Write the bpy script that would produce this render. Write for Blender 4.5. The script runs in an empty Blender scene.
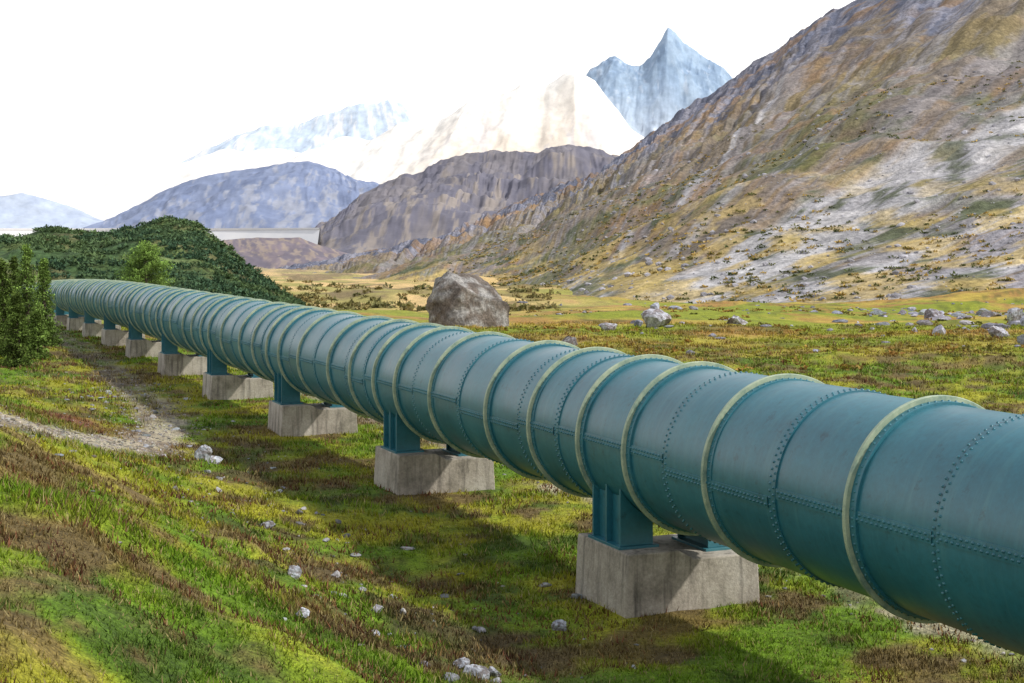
import bpy, math, numpy as np
from mathutils import Vector
import bmesh
rng=np.random.default_rng(7)
sc=bpy.context.scene
CAMZ=4.45
RX,RY=.9222,.3867      # across-pipe direction
DX,DY=-.3867,.9222     # along-pipe direction
LAT0=8.87; AX=2.01

# ---------------- noise ----------------
def _h(ix,iy,s):
    h=(ix*374761393+iy*668265263+s*69069+12345).astype(np.int64)&0xffffffff
    h=((h^(h>>13))*1274126177)&0xffffffff
    h=((h^(h>>15))*2246822519)&0xffffffff
    return ((h^(h>>16))&0xffff)/65535.0
def vn(x,y,s=0):
    x=np.asarray(x,float);y=np.asarray(y,float)
    ix=np.floor(x).astype(np.int64);iy=np.floor(y).astype(np.int64)
    fx=x-ix;fy=y-iy
    fx=fx*fx*fx*(fx*(fx*6-15)+10);fy=fy*fy*fy*(fy*(fy*6-15)+10)
    a=_h(ix,iy,s);b=_h(ix+1,iy,s);c=_h(ix,iy+1,s);d=_h(ix+1,iy+1,s)
    return (a*(1-fx)+b*fx)*(1-fy)+(c*(1-fx)+d*fx)*fy
def fbm(x,y,s=0,o=5,g=.5,rot=.65):
    t=0;a=1;n=0
    for i in range(o):
        ca,sa=math.cos(rot*(i+.6)),math.sin(rot*(i+.6))
        if rot==0: ca,sa=1,0
        X=x*ca-y*sa;Y=x*sa+y*ca
        t=t+a*vn(X*2**i*1.03+i*17.3,Y*2**i*.98+i*9.1,s+i*31);n+=a;a*=g
    return t/n
def ridged(x,y,s=0,o=5,g=.55):
    t=0;a=1;n=0
    for i in range(o):
        ca,sa=math.cos(.7*(i+.5)),math.sin(.7*(i+.5));X=x*ca-y*sa;Y=x*sa+y*ca
        t=t+a*(1-np.abs(2*vn(X*2**i+i*7.7,Y*2**i+i*3.3,s+i*13)-1));n+=a;a*=g
    return t/n
def S(x,a=0.,b=1.):
    x=np.clip((np.asarray(x,float)-a)/(b-a),0,1);return x*x*(3-2*x)
def mixc(c1,c2,f):
    f=np.asarray(f)[...,None];return np.asarray(c1)*(1-f)+np.asarray(c2)*f

# ---------------- mesh helpers ----------------
def mesh_obj(name,verts,faces,k=None,mat=None,col=None,smooth=False,uv=None,parent=None):
    verts=np.asarray(verts,np.float32).reshape(-1,3)
    me=bpy.data.meshes.new(name)
    faces=np.asarray(faces,np.int32)
    k=faces.shape[1];n=len(faces)
    me.vertices.add(len(verts));me.vertices.foreach_set('co',verts.ravel())
    me.loops.add(n*k);me.loops.foreach_set('vertex_index',faces.ravel())
    me.polygons.add(n);me.polygons.foreach_set('loop_start',np.arange(n,dtype=np.int32)*k)
    try: me.polygons.foreach_set('loop_total',np.full(n,k,np.int32))
    except Exception: pass
    me.update(calc_edges=True)
    me.polygons.foreach_set('use_smooth',np.full(n,smooth))
    if col is not None:
        a=me.color_attributes.new('Col','FLOAT_COLOR','POINT')
        c=np.ones((len(verts),4),np.float32);c[:,:3]=np.asarray(col).reshape(-1,3)
        a.data.foreach_set('color',c.ravel())
    me.update()
    ob=bpy.data.objects.new(name,me);sc.collection.objects.link(ob)
    if mat: me.materials.append(mat)
    if parent: ob.parent=parent
    return ob
def grid_faces(nu,nv,wrap=False):
    i=np.arange(nu if wrap else nu-1);j=np.arange(nv-1)
    I,J=np.meshgrid(i,j,indexing='ij');I2=(I+1)%nu
    return np.stack([I*nv+J,I2*nv+J,I2*nv+J+1,I*nv+J+1],-1).reshape(-1,4)
def empty(name,loc=(0,0,0)):
    e=bpy.data.objects.new(name,None);sc.collection.objects.link(e);e.location=loc;return e

# ---------------- materials ----------------
def newmat(name):
    m=bpy.data.materials.new(name);m.use_nodes=True
    nt=m.node_tree;return m,nt,nt.nodes['Principled BSDF']
def N(nt,t,**k):
    n=nt.nodes.new(t)
    for a,b in k.items(): setattr(n,a,b)
    return n
def noise(nt,scale,detail=6,rough=.6,vec=None):
    n=N(nt,'ShaderNodeTexNoise');n.inputs['Scale'].default_value=scale
    n.inputs['Detail'].default_value=detail;n.inputs['Roughness'].default_value=rough
    if vec is None:
        tc=N(nt,'ShaderNodeTexCoord');vec=tc.outputs['Object']
    nt.links.new(vec,n.inputs['Vector']);return n
def ramp(nt,inp,pts):
    r=N(nt,'ShaderNodeValToRGB');e=r.color_ramp.elements
    while len(e)<len(pts): e.new(.5)
    for i,(p,c) in enumerate(pts):
        e[i].position=p
        e[i].color=(c,c,c,1) if not hasattr(c,'__len__') else (*c,1)
    nt.links.new(inp,r.inputs[0]);return r
def mul(nt,a,b,t='MULTIPLY',f=1.):
    m=N(nt,'ShaderNodeMix',data_type='RGBA',blend_type=t);m.inputs[0].default_value=f
    for s,i in ((a,6),(b,7)):
        if hasattr(s,'is_linked'): nt.links.new(s,m.inputs[i])
        else: m.inputs[i].default_value=(*s,1)
    return m.outputs[2]
def bump(nt,b,h,strength,dist):
    n=N(nt,'ShaderNodeBump');n.inputs['Strength'].default_value=strength;n.inputs['Distance'].default_value=dist
    nt.links.new(h,n.inputs['Height']);nt.links.new(n.outputs[0],b.inputs['Normal'])
def attr_mat(name,scales=((3,.55,1.45),),rough=.9,bs=None,spec=.2):
    m,nt,b=newmat(name);a=N(nt,'ShaderNodeVertexColor');a.layer_name='Col'
    c=a.outputs[0];last=None
    for s,lo,hi in scales:
        n=noise(nt,s,4,.65);r=ramp(nt,n.outputs[0],[(.3,lo/2),(.7,hi/2)])
        c=mul(nt,c,r.outputs[0]);c=mul(nt,c,(2,2,2));last=n
    nt.links.new(c,b.inputs['Base Color']);b.inputs['Roughness'].default_value=rough
    b.inputs['Specular IOR Level'].default_value=spec
    if bs: bump(nt,b,last.outputs[0],bs[0],bs[1])
    return m

# ---------------- terrain ----------------
PATH=np.array([(9,150),(7.2,110),(6.5,55),(6.1,42),(5.5,35.5),(4.3,30.5),(2.8,26.5),(.95,20.5),(-3,15),(-9,11)],float)
def pdist(lat,t,poly):
    best=np.full(lat.shape,1e9)
    for (a,b),(c,d) in zip(poly[:-1],poly[1:]):
        vx,vy=c-a,d-b;L=vx*vx+vy*vy
        q=np.clip(((lat-a)*vx+(t-b)*vy)/L,0,1)
        best=np.minimum(best,np.hypot(lat-a-q*vx,t-b-q*vy))
    return best
def floor0(x,y):
    R=np.hypot(x,y)
    return -4*S(R,60,240)-4*S(R,250,650)
def ground_h(x,y):
    x=np.asarray(x,float);y=np.asarray(y,float)
    lat=RX*x+RY*y;t=DX*x+DY*y;R=np.hypot(x,y)
    h=floor0(x,y)
    fade=1-.86*S(t,12,52)
    h=h+2.95*S((6.4-lat)/7.6)*fade
    h=h+.5*S(-lat,-2,6)*S(t,30,60)*(1-S(R,120,180))
    cor=S(np.abs(lat-LAT0-.3),1.2,3.5)
    dp=pdist(lat,t,PATH);pm=1-S(dp,.7,1.5)
    near=(1-S(R,60,120))
    h=h+(.55*(fbm(x/4.2,y/4.2,3)-.5)+.34*(fbm(x/.9,y/.9,5,4)-.5))*near*(.25+.75*cor)*(1-.8*pm)
    far=S(R,40,110)*S(np.abs(lat-LAT0),3,10)
    h=h+far*1.9*(fbm(x/16,y/16,11)-.5)
    h=h+S(R,130,260)*7*(fbm(x/40,y/40,12)-.5)
    return h
def path_mask(lat,t,x,y):
    j=1.0*(fbm(x/.6,y/.6,21,5,.6)-.5)
    dp=pdist(lat,t,PATH)
    m=(1-S(dp+j,.35,.85))
    far=S(t,33,44)
    mid=1-S(np.abs(dp+j*.5),.05,.28)
    m=m*(1-.65*far*mid)*(1-far*.35*S(fbm(x/1.5,y/1.5,23,4),.45,.6))
    m2=(1-S(np.abs(lat-11.2-.5*(vn(t/6,t*0,4)-.5))+j,.15,.5))*S(fbm(x/2,y/2,22),.44,.58)*S(-t,-60,-45)
    return m,m2
def ground_c(x,y):
    lat=RX*x+RY*y;t=DX*x+DY*y;R=np.hypot(x,y)
    n1=fbm(x/3.2,y/3.2,41);n2=fbm(x/.7,y/.7,42,4);n3=fbm(x/9,y/9,43);n4=fbm(x/30,y/30,44);n5=fbm(x/1.6,y/1.6,45,5,.6)
    c=mixc((.115,.200,.012),(.285,.275,.024),S(n3*.3+n5*.7,.40,.62))
    c=mixc(c,(.045,.082,.012),S(n2,.50,.66)*.8)
    left=1-S(lat,2.5,5)
    c=mixc(c,(.15,.09,.045),S(n1*.4+n5*.6+.45*(n2-.5)-.035*left,.53,.61)*.75)
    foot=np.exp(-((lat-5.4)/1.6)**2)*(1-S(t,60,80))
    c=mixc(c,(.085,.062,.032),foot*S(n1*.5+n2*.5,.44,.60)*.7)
    red=np.exp(-((lat-2.6)/1.7)**2-((t-32)/6.)**2)
    c=mixc(c,(.17,.06,.04),red*S(n1*.5+n2*.5,.38,.50)*.9)
    f=S(R,45,90)*S(lat,8,12)
    m=mixc((.22,.25,.022),(.42,.30,.06),S(n4*.5+n3*.5,.42,.58))
    m=mixc(m,(.30,.15,.05),S(n1*.4+n3*.6,.50,.62)*.75)
    m=mixc(m,(.08,.10,.02),S(n2*.5+n1*.5,.53,.64)*.6)
    c=mixc(c,m,f)
    v=S(R,95,210)*S(-x/np.maximum(y,1),-.13,.05)
    v2=mixc((.60,.42,.19),(.32,.28,.09),S(fbm(x/22,y/22,51),.42,.58))
    v2=mixc(v2,(.17,.12,.07),S(fbm(x/14,y/14,52),.54,.64)*.8)
    c=mixc(c,v2,v)
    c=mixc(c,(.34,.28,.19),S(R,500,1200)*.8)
    p,p2=path_mask(lat,t,x,y)
    pc=mixc((.42,.36,.27),(.22,.17,.12),S(n2,.35,.65));pc=pc*(1-.4*S(t,36,50))[...,None]
    c=mixc(c,pc,p*.9);c=mixc(c,pc,p2*.8)
    return c
th=np.concatenate([np.radians(np.linspace(-180,-34,90,endpoint=False)),np.radians(np.linspace(-34,34,760,endpoint=False)),np.radians(np.linspace(34,180,90,endpoint=False))])
rr=np.concatenate([np.linspace(.3,4,8,endpoint=False),np.exp(np.linspace(math.log(4),math.log(9000),560))])
T,Rr=np.meshgrid(th,rr,indexing='ij')
gx=Rr*np.sin(T);gy=Rr*np.cos(T);gz=ground_h(gx,gy)
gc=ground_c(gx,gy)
gm=attr_mat('ground_soil_grass',((.9,.75,1.25),(42,.45,1.55),(9,.6,1.4)),bs=(.9,.08))
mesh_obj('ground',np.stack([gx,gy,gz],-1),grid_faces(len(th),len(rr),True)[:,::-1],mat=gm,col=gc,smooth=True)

# ---------------- grass (one object) ----------------
def blades(name,px,py,hgt,wid,col,nb,spread,mat,zoff=0,strawp=.12):
    n=len(px);pz=ground_h(px,py)+zoff
    B=n*nb
    bx=np.repeat(px,nb)+rng.normal(0,1,B)*np.repeat(spread,nb);by=np.repeat(py,nb)+rng.normal(0,1,B)*np.repeat(spread,nb)
    bz=np.repeat(pz,nb)-.015
    a=rng.uniform(0,2*np.pi,B);h=np.repeat(hgt,nb)*rng.uniform(.5,1.3,B);w=np.repeat(wid,nb)
    la=rng.uniform(0,2*np.pi,B);l=h*rng.uniform(.1,.9,B)
    v=np.empty((B,3,3),np.float32)
    v[:,0]=np.stack([bx-np.cos(a)*w,by-np.sin(a)*w,bz],-1)
    v[:,1]=np.stack([bx+np.cos(a)*w,by+np.sin(a)*w,bz],-1)
    v[:,2]=np.stack([bx+np.cos(la)*l,by+np.sin(la)*l,bz+h],-1)
    c=np.repeat(col,nb,0)*rng.uniform(.55,1.55,(B,1))
    straw=rng.random(B)<strawp;c[straw]=np.array([.42,.34,.15])*rng.uniform(.6,1.2,(straw.sum(),1))
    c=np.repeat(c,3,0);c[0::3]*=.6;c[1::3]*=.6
    return mesh_obj(name,v.reshape(-1,3),np.arange(B*3).reshape(-1,3),mat=mat,col=c)
leafm,nt,b=newmat('foliage_blades');a=N(nt,'ShaderNodeVertexColor');a.layer_name='Col'
nt.links.new(a.outputs[0],b.inputs['Base Color']);b.inputs['Roughness'].default_value=.8;b.inputs['Specular IOR Level'].default_value=.1
n=150000
ang=np.radians(rng.uniform(-26,26,n));r=np.exp(rng.uniform(math.log(5.5),math.log(95),n))
px=r*np.sin(ang);py=r*np.cos(ang);lat=RX*px+RY*py;t=DX*px+DY*py
p,p2=path_mask(lat,t,px,py)
dens=.45+.55*S(fbm(px/.9,py/.9,61,4),.38,.55)
keep=(rng.random(n)>np.maximum(p,p2)*1.02)&(rng.random(n)<dens)&~((np.abs(lat-LAT0)<1.0)&(np.abs(((t-16+4.5)%9)-4.5)<.8))
px,py,r,lat,t=px[keep],py[keep],r[keep],lat[keep],t[keep]
hh=(.020+.095*fbm(px/.8,py/.8,63,3)**1.6)*(r/12)**.45
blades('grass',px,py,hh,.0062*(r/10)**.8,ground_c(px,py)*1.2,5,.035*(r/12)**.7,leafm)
n=30000
ang=np.radians(rng.uniform(-26,26,n));r=np.exp(rng.uniform(math.log(6),math.log(80),n));px=r*np.sin(ang);py=r*np.cos(ang)
lat=RX*px+RY*py;t=DX*px+DY*py
k=(fbm(px/1.2,py/1.2,71)+.09*np.exp(-((lat-4.8)/2.)**2)>.59)&(path_mask(lat,t,px,py)[0]<.2)
px,py,r=px[k],py[k],r[k]
pal=np.array([(.17,.065,.035),(.26,.16,.06),(.11,.05,.03),(.17,.14,.04)])[rng.integers(0,4,len(px))]
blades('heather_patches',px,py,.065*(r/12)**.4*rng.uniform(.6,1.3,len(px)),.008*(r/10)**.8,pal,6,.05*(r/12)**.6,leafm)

# ---------------- rocks ----------------
def ico(sub):
    bm=bmesh.new();bmesh.ops.create_icosphere(bm,subdivisions=sub,radius=1)
    v=np.array([q.co[:] for q in bm.verts]);f=np.array([[w.index for w in q.verts] for q in bm.faces]);bm.free();return v,f
def rockshape(V,seed,amp=.35,cuts=10):
    r=np.random.default_rng(seed);v=V.copy()
    for i in range(cuts):
        d=r.normal(size=3);d/=np.linalg.norm(d);o=r.uniform(.42,.8);s=v@d
        v=v-np.clip(s-o,0,None)[:,None]*d*.97
    nn=fbm(V[:,0]*2+seed,V[:,1]*2+V[:,2]*1.7,seed)-.5
    return v*(1+amp*nn[:,None])
rm=attr_mat('rock_stone',((1.2,.6,1.35),(8,.5,1.5)),bs=(.8,.05))
def rocks(name,xs,ys,sz,sub,cbase,sink=.3,flat=.7):
    V,F=ico(sub);vs=[];fs=[];cs=[];off=0;zs=ground_h(np.array(xs),np.array(ys))
    shapes=[rockshape(V,s,.3) for s in range(30)]
    for i in range(len(xs)):
        v=shapes[rng.integers(30)].copy();a=rng.uniform(0,6.28)
        v*=np.array([rng.uniform(.7,1.6),rng.uniform(.6,1.1),flat*rng.uniform(.5,1.2)])*sz[i]*1.2
        v=np.stack([v[:,0]*math.cos(a)-v[:,1]*math.sin(a),v[:,0]*math.sin(a)+v[:,1]*math.cos(a),v[:,2]],-1)
        v+=np.array([xs[i],ys[i],zs[i]+sz[i]*flat*(.5-sink)])
        vs.append(v);fs.append(F+off);off+=len(V);cs.append(np.tile(np.array(cbase)*rng.uniform(.5,1.2)*np.array([rng.uniform(.92,1.08),1,rng.uniform(.92,1.1)]),(len(V),1)))
    return mesh_obj(name,np.concatenate(vs),np.concatenate(fs),mat=rm,col=np.concatenate(cs))
n=380;t_=rng.uniform(8,48,n);l_=np.where(rng.random(n)<.8,5.0+rng.normal(0,.8,n),rng.uniform(1,8,n))
sz=.022+.08*rng.random(n)**3.0
xs=RX*l_+DX*t_;ys=RY*l_+DY*t_
rocks('scattered_stones',xs,ys,sz,2,(.31,.315,.33),sink=.42)
n=1100;t_=rng.uniform(8,60,n);l_=np.where(rng.random(n)<.5,5.3+rng.normal(0,1.3,n),11.2+rng.normal(0,.5,n));xs=RX*l_+DX*t_;ys=RY*l_+DY*t_
rocks('gravel_stones',xs,ys,.012+.03*rng.random(n)**2,1,(.32,.31,.30),sink=.3)
# loose gravel on the track
n=4200;si=rng.integers(2,9,n);q=rng.random(n);A=PATH[si-0];Bp=PATH[si-1];pp=A+(Bp-A)*q[:,None]
l_=pp[:,0]+rng.normal(0,.5,n);t_=pp[:,1]+rng.normal(0,.3,n);xs=RX*l_+DX*t_;ys=RY*l_+DY*t_
rocks('track_gravel',xs,ys,.012+.035*rng.random(n)**3,1,(.33,.30,.26),sink=.35)
n=150;D=rng.uniform(60,220,n);bx=rng.uniform(.0,.45,n);rocks('meadow_stones',bx*D,D,.14+.45*rng.random(n)**3,2,(.30,.30,.34),sink=.25)
n=230;D=rng.uniform(75,190,n);bx=rng.normal(.33,.055,n);rocks('meadow_stones.001',bx*D,D,.15+.5*rng.random(n)**2.4,2,(.32,.32,.36),sink=.25)
V4,F4=ico(5)
def boulder(px,Dd,w,h,seed,col,flat=1.,dep=.8,name='boulder'):
    v=rockshape(V4,seed,.28,11)
    v/=np.abs(v).max(0);v*=np.array([w/2,w/2*dep,h*.72]);x=(px-512)/1400*Dd
    v=v*(1+.09*(ridged(v[:,0]*2.2/w*3,v[:,2]*2.2/w*3+v[:,1],seed)-.5)[:,None])
    g=float(ground_h(np.array([x]),np.array([Dd]))[0]);v+=np.array([x,Dd,g+h*.28])
    c=mixc(np.array(col)*1.15,np.array(col)*.5*np.array([1.1,.95,.85]),S(fbm(v[:,0]*1.4*5/w,(v[:,2]*1.4+v[:,1])*5/w,seed+5,6,.65),.42,.58))
    return mesh_obj(name,v,F4,mat=rm,col=c)
boulder(472,92,5.9,3.7,3,(.24,.23,.22))
boulder(655,88,2.1,1.15,8,(.36,.36,.40))
boulder(609,80,1.2,.5,12,(.34,.34,.38))
boulder(737,95,1.5,.8,13,(.33,.33,.36))
boulder(1000,72,1.1,.6,14,(.36,.36,.4))
boulder(570,66,.9,.45,15,(.32,.31,.33))
boulder(935,110,2.0,1.0,16,(.32,.32,.37))
boulder(1018,92,1.6,1.0,17,(.34,.34,.38))
for q in ((478,13.9,.34,.15,18),(492,14.3,.2,.12,31),(463,14.1,.22,.1,32),(292,15.2,.22,.12,19),(204,28,.36,.38,20),(212,28.6,.5,.2,33),(302,12.2,.14,.09,21),(560,16.6,.2,.12,34),(372,14.4,.16,.1,35),(250,18.5,.18,.1,36),(268,21,.22,.12,37)):
    boulder(*q,(.34,.355,.39),name='stone')

# ---------------- pipe ----------------
def axis(t):
    t=np.asarray(t,float)
    x=RX*LAT0+DX*t;y=RY*LAT0+DY*t
    return np.stack([x,y,AX+floor0(x,y)],-1)
def oncyl(t,theta,r):  # theta=0 faces the bank, 90deg = top
    p=axis(t);off=-np.cos(theta)*r
    return p+np.stack([off*RX,off*RY,np.sin(theta)*r],-1)
K=range(-2,16)
rings=[];seams=[]
for k in K:
    s=16+9*k
    rings+=[s+o for o in (-5.3,-2.75,-.85,.45,2.05)];seams+=[s+o for o in (-6.5,-4.02,-1.8,1.2)]
rings=sorted(q for q in rings if -2<q<150 and not 8.3<q<9.4);seams=sorted(q for q in seams if -2<q<150)
pipe=empty('pipeline')
pm,nt,b=newmat('teal_painted_steel')
tc=N(nt,'ShaderNodeTexCoord')
n1=noise(nt,.8,5,.6);n2=noise(nt,14,4,.7)
r1=ramp(nt,n1.outputs[0],[(.3,(.012,.105,.145)),(.55,(.019,.140,.186)),(.75,(.038,.178,.218))])
r2=ramp(nt,n2.outputs[0],[(.3,.42),(.7,.56)])
c=mul(nt,mul(nt,r1.outputs[0],r2.outputs[0]),(2,2,2))
mp=N(nt,'ShaderNodeMapping');mp.inputs['Rotation'].default_value=(0,0,-math.atan2(DY,DX));nt.links.new(tc.outputs['Object'],mp.inputs[0])
mp2=N(nt,'ShaderNodeMapping');mp2.inputs['Scale'].default_value=(9,.5,.6);nt.links.new(mp.outputs[0],mp2.inputs[0])
n3=noise(nt,1,5,.7,mp2.outputs[0]);r3=ramp(nt,n3.outputs[0],[(.5,0),(.72,.5)])
mm=N(nt,'ShaderNodeMix',data_type='RGBA');nt.links.new(r3.outputs[0],mm.inputs[0]);nt.links.new(c,mm.inputs[6]);mm.inputs[7].default_value=(.06,.20,.22,1)
n5=noise(nt,5,5,.75);r5=ramp(nt,n5.outputs[0],[(.58,1.),(.70,.58)])
nt.links.new(mul(nt,mm.outputs[2],r5.outputs[0]),b.inputs['Base Color'])
rr_=ramp(nt,n1.outputs[0],[(.3,.30),(.7,.46)]);nt.links.new(rr_.outputs[0],b.inputs['Roughness'])
b.inputs['Specular IOR Level'].default_value=.65
nb=noise(nt,1.6,2,.5);bump(nt,b,nb.outputs[0],.25,.03)
ts=[-3.];rad=[1.];cur=0
sr=[1.0,1.016]
for s in seams:
    last=ts[-1];m_=max(2,int((s-last)/1.2))
    for q in np.linspace(last,s-.06,m_+1)[1:]: ts.append(q);rad.append(sr[cur])
    ts+=[s-.0585,s+.06] if sr[cur]<sr[1-cur] else [s+.0,s+.0015];cur=1-cur
    rad+=[sr[cur],sr[cur]] if sr[cur]>1.001 else [sr[1-cur],sr[cur]]
ts.append(152);rad.append(sr[cur])
ts=np.array(ts);rad=np.array(rad);NS=128
thc=np.linspace(0,2*np.pi,NS,endpoint=False)
TT,TH=np.meshgrid(ts,thc,indexing='ij')
v=oncyl(TT,TH,rad[:,None])
nt_=len(ts);v=v.transpose(1,0,2)
sh=mesh_obj('pipe_shell',v,grid_faces(NS,nt_,True),mat=pm,smooth=True,parent=pipe)
md=sh.modifiers.new('e','EDGE_SPLIT');md.split_angle=math.radians(40)
cm,nt,b=newmat('faded_ring_paint');n1=noise(nt,5,5,.7);r=ramp(nt,n1.outputs[0],[(.3,(.14,.22,.18)),(.5,(.30,.37,.26)),(.7,(.43,.48,.33))])
nt.links.new(r.outputs[0],b.inputs['Base Color']);b.inputs['Roughness'].default_value=.55
def rings_mesh(name,prof,mat,lst):
    vs=[];fs=[];off=0;P=len(prof)
    for q in lst:
        ns=96
        thr=np.linspace(0,2*np.pi,ns,endpoint=False)
        A=np.stack([oncyl(np.full(ns,q+dt),thr,rd) for dt,rd in prof],1)
        i=np.arange(ns);I,J=np.meshgrid(i,np.arange(P),indexing='ij')
        f=np.stack([I*P+J,((I+1)%ns)*P+J,((I+1)%ns)*P+(J+1)%P,I*P+(J+1)%P],-1).reshape(-1,4)
        vs.append(A.reshape(-1,3));fs.append(f+off);off+=ns*P
    o=mesh_obj(name,np.concatenate(vs),np.concatenate(fs),mat=mat,smooth=True,parent=pipe)
    m=o.modifiers.new('e','EDGE_SPLIT');m.split_angle=math.radians(35);return o
rings_mesh('stiffener_rings',[(-.022,.99),(-.022,1.074),(-.015,1.081),(.015,1.081),(.022,1.074),(.022,.99)],cm,rings)
rings_mesh('ring_base_flanges',[(-.11,.98),(-.11,1.026),(-.105,1.030),(-.023,1.030),(-.023,.98)],pm,rings)
def rivets(name,T_,TH_,R_,rad_,mat):
    n=len(T_);a=np.linspace(0,2*np.pi,6,endpoint=False)
    ring=[(0,0,1.)]+[(math.cos(q)*.7,math.sin(q)*.7,.7) for q in a]+[(math.cos(q),math.sin(q),0) for q in a]
    tpl=np.array(ring)*rad_
    c=oncyl(T_,TH_,R_)
    nrm=np.stack([-np.cos(TH_)*RX,-np.cos(TH_)*RY,np.sin(TH_)],-1)
    ta=np.tile([DX,DY,0],(n,1));bi=np.cross(nrm,ta)
    v=c[:,None]+tpl[None,:,0,None]*ta[:,None]+tpl[None,:,1,None]*bi[:,None]+tpl[None,:,2,None]*nrm[:,None]
    f=[]
    for i in range(6):
        j=(i+1)%6;f+=[(0,1+i,1+j),(1+i,7+i,7+j),(1+i,7+j,1+j)]
    F=(np.array(f)[None]+np.arange(n)[:,None,None]*13).reshape(-1,3)
    return mesh_obj(name,v.reshape(-1,3),F,mat=mat,smooth=True,parent=pipe)
Tl=[];Hl=[];Rl=[]
for s in seams:
    if s>80: continue
    for dt,ph in ((-.03,0),(.035,.5)):
        m_=88;th_=(np.arange(m_)+ph)*2*np.pi/m_
        Tl.append(np.full(m_,s+dt));Hl.append(th_);Rl.append(np.full(m_,1.014))
for s in rings:
    if s>60: continue
    m_=80;th_=np.arange(m_)*2*np.pi/m_;Tl.append(np.full(m_,s-.068));Hl.append(th_);Rl.append(np.full(m_,1.027))
e=[-3]+seams
for i,(a_,b_) in enumerate(zip(e[:-1],e[1:])):
    if a_>70: break
    q=np.arange(a_+.1,b_-.08,.07);h0=math.radians([1,-5,3][i%3])
    for dh,ph in ((-.022,0),(.022,.035)):
        Tl.append(q+ph);Hl.append(np.full(len(q),h0+dh));Rl.append(np.full(len(q),sr[i%2]+.012))
rivets('rivets',np.concatenate(Tl),np.concatenate(Hl),np.concatenate(Rl),.0165,pm)
vs=[];fs=[];off=0
for i,(a_,b_) in enumerate(zip(e[:-1],e[1:])):
    h0=math.radians([1,-5,3][i%3]);hs=h0+np.array([-.055,-.055,-.03,0,.03,.055,.055]);rs=sr[i%2]+np.array([-.01,.011,.012,.012,.012,.011,-.01])
    tt=np.linspace(a_+.063,b_-.063,5)
    A=np.stack([oncyl(np.full(7,q),hs,rs) for q in tt],0);vs.append(A.reshape(-1,3));fs.append(grid_faces(5,7)+off);off+=35
mesh_obj('seam_straps',np.concatenate(vs),np.concatenate(fs),mat=pm,parent=pipe)

# ---------------- supports ----------------
com,nt,b=newmat('weathered_concrete');n1=noise(nt,1.3,5,.65);n2=noise(nt,22,4,.7)
r=ramp(nt,n1.outputs[0],[(.3,(.20,.18,.145)),(.48,(.38,.34,.285)),(.7,(.50,.46,.40))]);r2=ramp(nt,n2.outputs[0],[(.3,.38),(.7,.58)])
c=mul(nt,mul(nt,r.outputs[0],r2.outputs[0]),(2,2,2))
tc=N(nt,'ShaderNodeTexCoord');mp=N(nt,'ShaderNodeMapping');mp.inputs['Scale'].default_value=(5,5,.5);nt.links.new(tc.outputs['Object'],mp.inputs[0])
n3=noise(nt,1.6,5,.6,mp.outputs[0]);r3=ramp(nt,n3.outputs[0],[(.5,1),(.72,.35)]);c=mul(nt,c,r3.outputs[0])
nt.links.new(c,b.inputs['Base Color']);b.inputs['Roughness'].default_value=.92;bump(nt,b,n2.outputs[0],.5,.02)
def prism(name,poly,t0,t1,zc,mat,parent,bev=.0):
    n=len(poly);bm=bmesh.new();A=[];B=[]
    for l,z in poly:
        for L,tv in ((A,t0),(B,t1)):
            L.append(bm.verts.new((RX*(LAT0+l)+DX*tv,RY*(LAT0+l)+DY*tv,zc+z)))
    bm.faces.new(A);bm.faces.new(B[::-1])
    for i in range(n): bm.faces.new((A[i],B[i],B[(i+1)%n],A[(i+1)%n]))
    bmesh.ops.recalc_face_normals(bm,faces=bm.faces)
    if bev: bmesh.ops.bevel(bm,geom=bm.edges[:],offset=bev,segments=2,affect='EDGES',profile=.6)
    me=bpy.data.meshes.new(name);bm.to_mesh(me);bm.free();me.materials.append(mat)
    o=bpy.data.objects.new(name,me);sc.collection.objects.link(o);o.parent=parent;return o
for k in range(-1,16):
    tc_=16+9*k;zc=float(axis(tc_)[2])
    E=empty('pipe_support')
    jit=rng.uniform(-.03,.03)
    prism('concrete_block',[(-.92,-1.27+jit),(-.22,-1.27+jit),(0.,-1.39+jit),(.93,-1.39+jit),(1.0,-2.6),(-.99,-2.6)],tc_-.74,tc_+.72,zc,com,E,.022)
    for s in (-1,1):
        bot=(-1.27 if s<0 else -1.39)+jit
        def col_(x0,x1,rr): return [(s*x1,bot+.035)]+[(s*x0,bot+.035)]+[(s*q,-math.sqrt(rr*rr-q*q)) for q in np.linspace(x0,x1,6)]
        prism('leg_web',col_(.46,.78,1.005),tc_-.36,tc_+.36,zc,pm,E)
        for dt in (-.40,0.362): prism('leg_end_plate',col_(.40,.86,1.008),tc_+dt,tc_+dt+.038,zc,pm,E,.004)
        prism('leg_mid_plate',[(s*.86,bot+.037),(s*.782,bot+.037),(s*.782,-.63),(s*.86,-.52)],tc_-.02,tc_+.02,zc,pm,E)
        prism('base_plate',[(s*.34,bot-.01),(s*.90,bot-.01),(s*.90,bot+.033),(s*.34,bot+.033)],tc_-.45,tc_+.45,zc,pm,E,.004)

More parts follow.
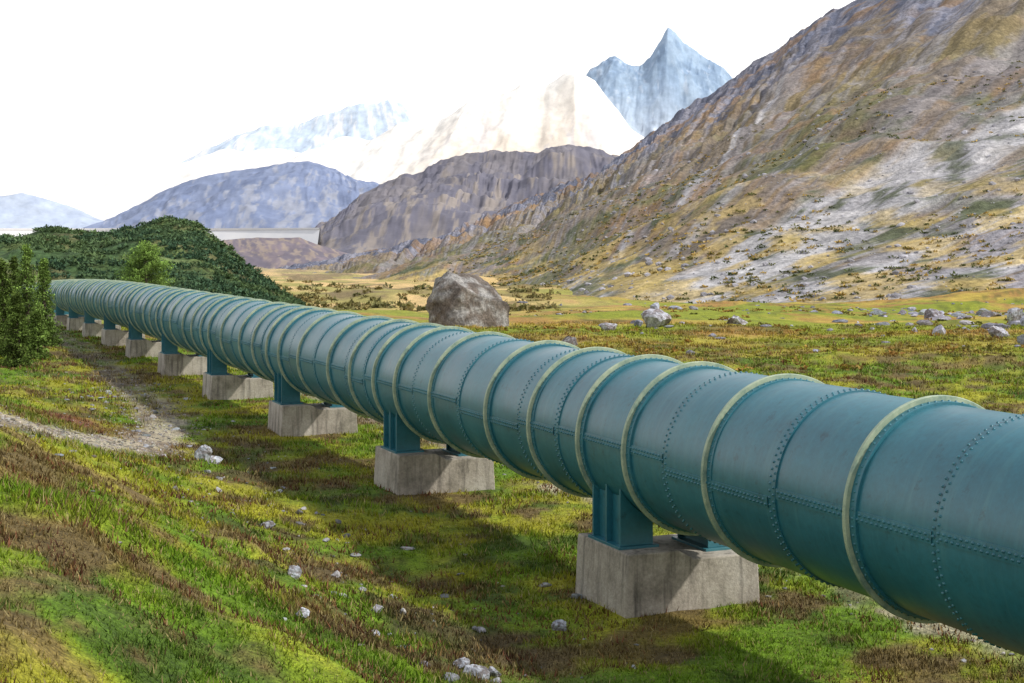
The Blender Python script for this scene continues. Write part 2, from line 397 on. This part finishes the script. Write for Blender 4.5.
# ---------------- mountains ----------------
def sv(b,e,D): return ((b-512)/1400*D,D,CAMZ+(252-e)/1400*D)
def loft(name,base,crest,nu,nv,prof,amp,nscale,colf,mat,jag=0,us=None,ub=None,sink=3,seed=0,back=.35,gully=0,gf=40):
    u=np.linspace(0,1,nu)
    def poly(L,uu):
        P=np.array([sv(*q[-3:]) for q in L]);k=np.array(uu) if uu is not None else np.linspace(0,1,len(L))
        return np.stack([np.interp(u,k,P[:,i]) for i in range(3)],-1)
    B=poly(base,ub);C=poly(crest,us);B[:,2]-=sink
    vv=np.concatenate([np.linspace(0,1,nv),1+np.linspace(0,1,nv//5)[1:]*back])
    U,Vv=np.meshgrid(u,vv,indexing='ij');W=np.minimum(Vv,2-Vv*1.0)
    XY=B[:,None,:2]+(C-B)[:,None,:2]*Vv[...,None]
    hz=B[:,None,2]+(C-B)[:,None,2]*np.clip(W,0,1)**prof
    H=np.abs(C[:,2]-B[:,2])[:,None]
    x,y=XY[...,0],XY[...,1]
    rd=ridged(x/nscale,y/nscale,seed,6)-.55
    fade=S(Vv,0,.12)*(1-.75*np.exp(-((Vv-1)/.06)**2))
    hz=hz+amp*rd*fade*np.minimum(H/ (amp*3),1)
    if gully:
        gn=1-np.abs(2*fbm(U*gf+.9*fbm(U*9,Vv*3,seed+8),Vv*2.4,seed+9,5,.55,.12)-1)
        hz=hz+gully*(gn-.75)*S(Vv,.12,.55)*(1-.5*np.exp(-((Vv-1)/.08)**2))
    hz=hz+jag*(fbm(x/(nscale*.18),y/(nscale*.18),seed+3,4)-.5)*S(Vv,.0,.3)
    col=colf(U,Vv,x,y,hz,rd)
    return mesh_obj(name,np.stack([x,y,hz],-1),grid_faces(nu,len(vv)),mat=mat,col=col,smooth=True),(x,y,hz,U,Vv)
mm=attr_mat('mountain_rock_scree',((.012,.88,1.12),(.12,.75,1.25),(.6,.6,1.4)),bs=(.7,1.3))
mfar=attr_mat('distant_rock_painted_haze',((.004,.9,1.1),(.02,.85,1.15)),bs=(.25,8))  # haze over the far ranges is painted into their vertex colours
def colR(U,V,x,y,z,rd):
    w=.006*(fbm(U*30,V*9,5)-.5)
    s=fbm((U+w)*230,V*3.5,81,6,.65,0);s2=fbm((U+w)*75,V*3.0,82,6,.6,0);s3=fbm((U+w)*26,V*5,83,5,.5,0);fn=fbm(x/11,y/11,84,6,.65);fl=fbm(x/45,y/45,87,4)
    g=.45*s+.3*s2+.25*fn
    up=S(U,.64,.76)*(1-S(V,.44,.62))
    c=mixc((.205,.165,.12),(.28,.185,.11),S(s3*.5+fl*.5,.42,.57))
    c=mixc(c,(.155,.155,.07),S(fn*.4+fl*.6,.42,.56)*(1-S(V,.2,.65))*.9)
    c=mixc(c,(.285,.275,.305),np.clip(S(g+.14*up+.03*(s3-.5),.47,.58),0,1)*(.55+.35*up))
    c=mixc(c,(.14,.125,.13),S(fbm(U*160,V*18,88,6,.6,0),.52,.66)*.45)
    j=.012*(fbm(U*60,V*8,89,5,.6)-.5);wd=1+3.0*(1-S(V,0,.25))
    def tg(u0,sl,w_): return np.exp(-((U+j*wd*.6-u0+sl*V)/(w_*wd))**2)
    tong=1.5*tg(.628,.02,.011)+.7*tg(.50,0,.003)+.8*tg(.72,.04,.007)+.6*tg(.56,0,.003)+.8*tg(.80,.05,.008)+.5*tg(.44,0,.003)
    c=mixc(c,mixc((.47,.455,.46),(.34,.33,.35),S(fn,.4,.6)),S(np.clip(tong,0,1.3)*(.5+1.0*(s*.5+fn*.5)),.38,.85)*(1-S(V,.42,.72))*.9)
    rock=S(V+.45*(fn-.5)+.5*(s2-.5)+.25*rd,.54,.70)
    c=mixc(c,mixc((.10,.115,.17),(.24,.24,.29),S(s,.4,.6)),rock*.9)
    c=mixc(c,(.29,.18,.09),S(fl,.54,.62)*S(V,.5,.6)*.6)
    c=mixc(c,(.065,.08,.03),S(fn,.57,.66)*(1-S(V,.1,.35))*.85)
    c=mixc(c,(.46,.34,.12),S(fbm(x/9,y/9,86),.52,.62)*(1-S(V,.06,.20))*.75)
    return c
uu=[0,.15,.3,.4,.5,.57,.65,.8,1]
o,Rg=loft('rocky_mountainside',
 [(250,284,800),(360,285,560),(440,289,430),(480,295,360),(530,303,300),(560,309,275),(595,314,260),(780,306,240),(1250,303,220)],
 [(250,278,950),(450,234,1200),(600,172,1450),(690,108,1350),(850,0,1150),(1150,-140,1000),(1750,-230,850),(2500,-350,800),(3300,-450,800)],
 1500,300,1.15,16,110,colR,mm,jag=8,us=uu,ub=uu,seed=101,gully=12,gf=46)
def flatcol(c1,c2,c3=None,sc_=.0,sd=0):
    def f(U,V,x,y,z,rd):
        n=fbm(U*24,V*5,sd,6,.6);c=mixc(c1,c2,S(n+.3*rd,.38,.62))
        if c3 is not None: c=mixc(c,c3,S(fbm(U*50,V*8,sd+1,6,.6)+sc_*(.4-V),.5,.66))
        return c
    return f
loft('mid_mountain',[(200,266,1500),(350,268,1250),(500,268,1300),(800,268,1500)],
 [(225,268,1500),(265,255,1600),(310,235,1800),(345,212,2000),(362,193,2000),(400,177,2100),(440,161,2200),(478,150,2200),(500,154,2200),(530,155,2200),(562,147,2200),(590,150,2200),(622,155,2200),(700,165,2200),(900,200,2200)],
 500,140,1.0,60,260,flatcol((.19,.175,.19),(.145,.14,.175),(.27,.235,.215),.25,200),mfar,jag=16,seed=201,gully=12,gf=22)  # rock tones lightened to paint in a little haze
loft('painted_shade_mountain',[(40,257,2700),(250,257,2600),(500,257,2700)],
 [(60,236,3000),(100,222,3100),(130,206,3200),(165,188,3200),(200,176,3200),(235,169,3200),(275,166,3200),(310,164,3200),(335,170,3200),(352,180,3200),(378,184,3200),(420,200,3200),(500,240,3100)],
 360,100,.8,70,450,flatcol((.22,.26,.38),(.185,.225,.345),(.30,.32,.39),.25,220),mfar,jag=16,seed=211,gully=8,gf=20)  # blue shade and haze painted into the base colours
loft('painted_haze_ridge',[(-500,256,4200),(150,256,4200)],[(-600,150,4600),(-300,180,4600),(-60,200,4600),(0,198,4600),(22,193,4600),(48,200,4600),(75,210,4600),(100,220,4600),(170,240,4600)],
 200,50,.9,60,700,flatcol((.44,.50,.61),(.40,.46,.58),None,0,230),mfar,jag=15,seed=221)  # haze painted in as a pale blue base colour
def colsnow_haze(U,V,x,y,z,rd):  # snow, with sunlit brightness and white haze painted into the colour
    n=fbm(U*14,V*3,240,5);c=mixc((.88,.85,.80),(.76,.67,.57),S(n,.36,.62)*S(U,.45,.72)*(1-.7*S(V,.55,1)))
    return mixc(c,(.60,.58,.62),S(fbm(U*50,V*9,241,6,.6)+.12*(1-V),.52,.70)*.6*S(U,.5,.75)*(1-S(V,.6,.95)))
loft('snow_range_painted_haze',[(-900,256,5600),(300,256,5200),(700,256,5200)],
 [(-900,170,6000),(-300,185,6000),(0,186,6000),(110,172,6000),(160,160,6000),(200,162,6000),(260,147,6000),(320,152,6000),(345,138,6000),(370,142,6000),(400,124,6000),(440,120,6000),(470,100,6000),(495,98,6000),(520,84,6000),(545,88,6000),(575,72,6000),(595,82,6000),(630,130,6000),(700,170,6000)],
 460,120,.9,90,900,colsnow_haze,mfar,jag=45,seed=231,gully=18,gf=16)
def colpeak(U,V,x,y,z,rd):  # shaded blue rock paling into haze, both painted as base colour
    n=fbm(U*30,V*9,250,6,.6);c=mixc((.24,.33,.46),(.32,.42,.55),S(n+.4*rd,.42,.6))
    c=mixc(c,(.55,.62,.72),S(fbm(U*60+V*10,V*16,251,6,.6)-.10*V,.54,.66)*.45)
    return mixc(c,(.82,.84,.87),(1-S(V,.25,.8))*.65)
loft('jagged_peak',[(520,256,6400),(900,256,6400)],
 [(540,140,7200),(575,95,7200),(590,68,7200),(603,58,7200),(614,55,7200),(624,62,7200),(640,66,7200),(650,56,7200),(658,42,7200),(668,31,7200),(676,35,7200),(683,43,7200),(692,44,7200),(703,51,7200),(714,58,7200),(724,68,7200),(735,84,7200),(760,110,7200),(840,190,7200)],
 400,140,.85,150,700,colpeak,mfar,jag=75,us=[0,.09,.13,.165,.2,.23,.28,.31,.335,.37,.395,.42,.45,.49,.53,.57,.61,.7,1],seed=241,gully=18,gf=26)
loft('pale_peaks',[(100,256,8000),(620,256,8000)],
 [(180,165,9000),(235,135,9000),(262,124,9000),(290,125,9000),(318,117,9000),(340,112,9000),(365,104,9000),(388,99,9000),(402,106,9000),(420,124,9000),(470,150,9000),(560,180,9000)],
 260,80,.9,110,1000,flatcol((.55,.64,.76),(.63,.71,.80),(.78,.80,.84),0,260),mfar,jag=60,seed=251,gully=15,gf=20)  # distance haze painted as pale blue and white base colours
loft('dam_foothill',[(150,270,1000),(420,272,1000)],[(140,252,1150),(190,243,1150),(225,240,1150),(260,238,1150),(300,238,1150),(335,250,1150),(380,262,1150)],
 120,40,.8,10,80,flatcol((.22,.18,.20),(.16,.14,.17),(.31,.25,.21),0,270),mfar,jag=3,seed=261,sink=10)
dm,nt,b=newmat('dam_concrete');n1=noise(nt,.02,6,.6);r=ramp(nt,n1.outputs[0],[(.35,(.60,.61,.64)),(.65,(.72,.71,.71))]);nt.links.new(r.outputs[0],b.inputs['Base Color']);b.inputs['Roughness'].default_value=.9
vs=[];ns=60
for i in range(ns):
    q=i/(ns-1);pxx=-90+q*410;D_=1500+120*math.sin(q*math.pi);x0=(pxx-512)/1400*D_;top=32-3*abs(q-.5)
    vs+=[(x0,D_-44,-12),(x0,D_-2.5,top-2),(x0,D_-3.5,top-2),(x0,D_-3.5,top),(x0,D_+3.5,top),(x0,D_+5,-12)]
mesh_obj('dam_wall',vs,grid_faces(ns,6),mat=dm)

# ---------------- green hill ----------------
hm=attr_mat('hill_scrub_ground',((.15,.6,1.4),(1.2,.5,1.5)),bs=(.8,.5))
def colH(U,V,x,y,z,rd):
    n=fbm(x/7,y/7,300,5);c=mixc((.05,.09,.032),(.10,.135,.045),S(n,.45,.62));return mixc(c,(.15,.12,.06),S(fbm(x/12,y/12,301),.60,.68)*.5)
ho,Hg=loft('scrub_hill',[(-500,312,120),(-100,306,132),(100,303,140),(200,306,140),(270,312,135),(325,318,150)],
 [(-500,215,190),(-150,236,200),(-20,244,205),(20,238,205),(60,228,210),(95,236,215),(125,229,225),(165,224,230),(195,227,230),(225,250,225),(255,273,215),(282,295,200),(312,314,190)],
 360,120,.75,4,30,colH,hm,jag=2.2,us=None,ub=[0,.3,.5,.65,.85,1],sink=2,seed=301,back=.6)
def leafmesh(name,C,Rad,nl,size,cols,mat,parent=None,squash=.7,elong=1.):
    n=len(C);L=n*nl
    d=rng.normal(size=(L,3));d/=np.linalg.norm(d,axis=1)[:,None];d*=rng.uniform(.35,1,(L,1))**.5
    if squash<.9: d[:,2]=np.abs(d[:,2])*squash
    c=np.repeat(C,nl,0)+d*np.repeat(Rad,nl)[:,None]*rng.uniform(.75,1.15,(L,1))
    a=rng.normal(size=(L,3));a/=np.linalg.norm(a,axis=1)[:,None];a=a*.6+d*.8*elong
    b_=np.cross(a,rng.normal(size=(L,3)));b_/=np.linalg.norm(b_,axis=1)[:,None]
    s=np.repeat(size,nl)[:,None]*rng.uniform(.6,1.3,(L,1))
    v=np.stack([c-b_*s*.45,c+b_*s*.45,c+a*s*1.1],1)
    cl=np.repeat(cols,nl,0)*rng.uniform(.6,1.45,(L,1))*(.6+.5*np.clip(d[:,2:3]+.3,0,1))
    return mesh_obj(name,v.reshape(-1,3),np.arange(L*3).reshape(-1,3),mat=mat,col=np.repeat(cl,3,0),parent=parent)
x,y,z,U,V=Hg
sel=np.argwhere((V<1.1)&(V>.02)&(x>-130));sel=sel[rng.choice(len(sel),5000)]
pick=np.array([(x[i,j],y[i,j],z[i,j]) for i,j in sel]);kk=fbm(pick[:,0]/12,pick[:,1]/12,310)
pick=pick[kk>.38];n=len(pick)
tone=S(fbm(pick[:,0]/9,pick[:,1]/9,312),.4,.62)
gcol=mixc((.045,.09,.05),(.11,.165,.065),np.clip(.6*tone+.5*rng.random(n)**1.5,0,1))
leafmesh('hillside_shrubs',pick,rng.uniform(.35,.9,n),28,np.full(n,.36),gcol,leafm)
x,y,z,U,V=Rg
sel=np.argwhere((V<.34)&(V>.004)&(U>.25));sel=sel[rng.choice(len(sel),9000)]
pick=np.array([(x[i,j],y[i,j],z[i,j],V[i,j]) for i,j in sel]);kk=fbm(pick[:,0]/22,pick[:,1]/22,320)-.25*pick[:,3]
pick=pick[kk>.46];n=len(pick)
pal=np.array([(.12,.13,.04),(.40,.29,.09),(.22,.19,.06),(.50,.34,.09),(.08,.10,.033)])[rng.integers(0,5,n)]
leafmesh('slope_shrubs',pick[:,:3],rng.uniform(.35,.95,n),20,np.full(n,.45),pal,leafm,squash=.6)
sel=np.argwhere((V<.34)&(V>.004)&(U>.4));sel=sel[rng.choice(len(sel),3000)]
Vr,Fr=ico(1);vs=[];fs=[];cs=[]
for i,(a_,b_) in enumerate(sel):
    s=.25+1.2*rng.random()**5;vs.append(rockshape(Vr,i%20)*s*np.array([1,.8,.7])+np.array([x[a_,b_],y[a_,b_],z[a_,b_]+.1*s]));fs.append(Fr+i*len(Vr));cs.append(np.tile(np.array([.34,.33,.36])*rng.uniform(.6,1.3),(len(Vr),1)))
mesh_obj('slope_boulders',np.concatenate(vs),np.concatenate(fs),mat=rm,col=np.concatenate(cs))
n=520;D=rng.uniform(150,420,n);bb=rng.uniform(-.17,.03,n);xx=bb*D;k=fbm(xx/25,D/25,330)>.5;xx,D=xx[k],D[k];n=len(D)
leafmesh('valley_shrubs',np.stack([xx,D,ground_h(xx,D)],-1),rng.uniform(.5,1.5,n),36,np.full(n,.5),mixc((.12,.13,.05),(.26,.20,.08),rng.random(n)),leafm)
n=900;D=rng.uniform(48,200,n);bb=rng.uniform(-.02,.45,n);xx=bb*D;k=fbm(xx/9,D/9,331)>.53;xx,D=xx[k],D[k];n=len(D)
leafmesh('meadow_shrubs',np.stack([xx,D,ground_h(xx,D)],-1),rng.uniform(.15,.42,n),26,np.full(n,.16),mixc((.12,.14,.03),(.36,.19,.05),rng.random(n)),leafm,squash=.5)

# ---------------- conifers ----------------
bark,nt,b=newmat('bark');n1=noise(nt,9,6,.7);r=ramp(nt,n1.outputs[0],[(.3,(.05,.035,.025)),(.7,(.16,.12,.09))]);nt.links.new(r.outputs[0],b.inputs['Base Color']);b.inputs['Roughness'].default_value=.95
def conifer(b_,D_,h,w,kind,dark=1.,name='pine_tree'):
    x=(b_-512)/1400*D_;g=float(ground_h(np.array([x]),np.array([D_]))[0])-.1
    E=empty(name,(0,0,0))
    ns=8;tr=[]
    for i in range(9):
        q=i/8;rad_=.03*h*(1-q)**.9*.8+.012;tr.append([(x+.05*math.sin(q*5)+rad_*math.cos(a),D_+rad_*math.sin(a),g+h*.97*q) for a in np.linspace(0,2*np.pi,ns,endpoint=False)])
    tr=np.array(tr).transpose(1,0,2);mesh_obj('trunk',tr,grid_faces(ns,9,True),mat=bark,smooth=True,parent=E)
    C=[];Rd=[];cl=[];bv=[];bf=[]
    nb=int((60+h*16) if kind=='spruce' else (80+h*17))
    for i in range(nb):
        q=(i+rng.random())/nb
        lo=.05 if kind=='spruce' else .08
        zz=lo+(1-lo)*q
        if kind=='spruce': pr=(1-q)**.9*(.6+.55*rng.random())
        else: pr=(1-q)**.5*min(1,.8+q)*(.65+.5*rng.random())
        L=w/2*pr+.03;a=rng.uniform(0,2*np.pi);dr=-.22 if kind=='spruce' else .25
        p0=np.array([x,D_,g+h*zz*.97]);d=np.array([math.cos(a),math.sin(a),dr])
        e_=p0+d*L
        rb=.012*h*.35*(1-q*.6)
        s=np.array([-math.sin(a),math.cos(a),0])*rb;up=np.array([0,0,rb])
        b0=len(bv);bv+=[p0+s,p0+up,p0-s,e_];bf+=[(b0,b0+1,b0+3),(b0+1,b0+2,b0+3),(b0+2,b0,b0+3)]
        m_=max(2,int(L/.15))
        tone=rng.uniform(.6,1.4)
        for j in range(m_):
            f=(j+1)/m_
            if f<.25: continue
            R_=(.07+.09*(1-abs(f-.6))) if kind=='spruce' else (.09+.10*(1-abs(f-.6)))*1.35
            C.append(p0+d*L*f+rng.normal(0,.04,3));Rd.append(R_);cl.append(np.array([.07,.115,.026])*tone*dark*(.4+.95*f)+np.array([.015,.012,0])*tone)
    mesh_obj('branches',np.array(bv),np.array(bf),mat=bark,parent=E)
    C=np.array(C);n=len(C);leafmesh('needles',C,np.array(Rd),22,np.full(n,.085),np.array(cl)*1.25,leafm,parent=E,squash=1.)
conifer(146,92,5.6,4.9,'pine',1.75)
conifer(27,60,4.9,2.0,'spruce',1.5,'spruce_tree')
conifer(3,57,4.2,1.8,'spruce',.9,'spruce_tree')
conifer(44,64,4.2,1.4,'spruce',1.4,'spruce_tree')
conifer(-18,55,4.6,2.0,'spruce',.8,'spruce_tree')
conifer(17,52,2.9,1.4,'spruce',.8,'spruce_tree')
conifer(-45,70,5.5,2.6,'pine',.9)
conifer(14,74,4.4,1.7,'spruce',.8,'spruce_tree')
conifer(36,55,2.0,1.0,'spruce',1.1,'spruce_tree')

# ---------------- light, sky, camera ----------------
el=math.radians(43);az=math.radians(103) # clockwise from +Y
sd=Vector((math.sin(az)*math.cos(el),math.cos(az)*math.cos(el),math.sin(el)))
L=bpy.data.lights.new('sun','SUN');L.energy=3.7;L.angle=math.radians(1.8);L.color=(1,.96,.88)
lo=bpy.data.objects.new('sun',L);sc.collection.objects.link(lo);lo.rotation_euler=sd.to_track_quat('Z','Y').to_euler()
w=bpy.data.worlds.new('World');sc.world=w;w.use_nodes=True;nt=w.node_tree;bg=nt.nodes['Background']
sky=N(nt,'ShaderNodeTexSky',sky_type='NISHITA');sky.sun_disc=False;sky.sun_elevation=el;sky.sun_rotation=az;sky.altitude=2000;sky.dust_density=2
nt.links.new(sky.outputs[0],bg.inputs[0]);bg.inputs[1].default_value=.15
bg2=N(nt,'ShaderNodeBackground');bg2.inputs[0].default_value=(1,.99,.975,1);bg2.inputs[1].default_value=1.4
tc=N(nt,'ShaderNodeTexCoord');sp=N(nt,'ShaderNodeSeparateXYZ');nt.links.new(tc.outputs['Generated'],sp.inputs[0])
r=ramp(nt,sp.outputs[2],[(0.,1.),(.22,.97),(.6,.45),(1.,.3)])
cn=noise(nt,2.2,4,.55,tc.outputs['Generated']);rc=ramp(nt,cn.outputs[0],[(.3,.75),(.55,1.)])
ff=mul(nt,r.outputs[0],rc.outputs[0])
r4=ramp(nt,sp.outputs[2],[(.2,1.),(.35,0.)]);ff=mul(nt,ff,r4.outputs[0],'LIGHTEN')
ms=N(nt,'ShaderNodeMixShader');nt.links.new(ff,ms.inputs[0]);nt.links.new(bg.outputs[0],ms.inputs[1]);nt.links.new(bg2.outputs[0],ms.inputs[2])
nt.links.new(ms.outputs[0],nt.nodes['World Output'].inputs[0])
cam=bpy.data.cameras.new('camera');co=bpy.data.objects.new('camera',cam);sc.collection.objects.link(co)
co.location=(0,0,CAMZ);co.rotation_euler=(math.radians(90),0,0);cam.sensor_width=36;cam.lens=1400*36/1024;cam.shift_y=-.0874;cam.clip_end=30000;cam.clip_start=.1
sc.camera=co
sc.view_settings.view_transform='Standard';sc.view_settings.look='None';sc.view_settings.exposure=0
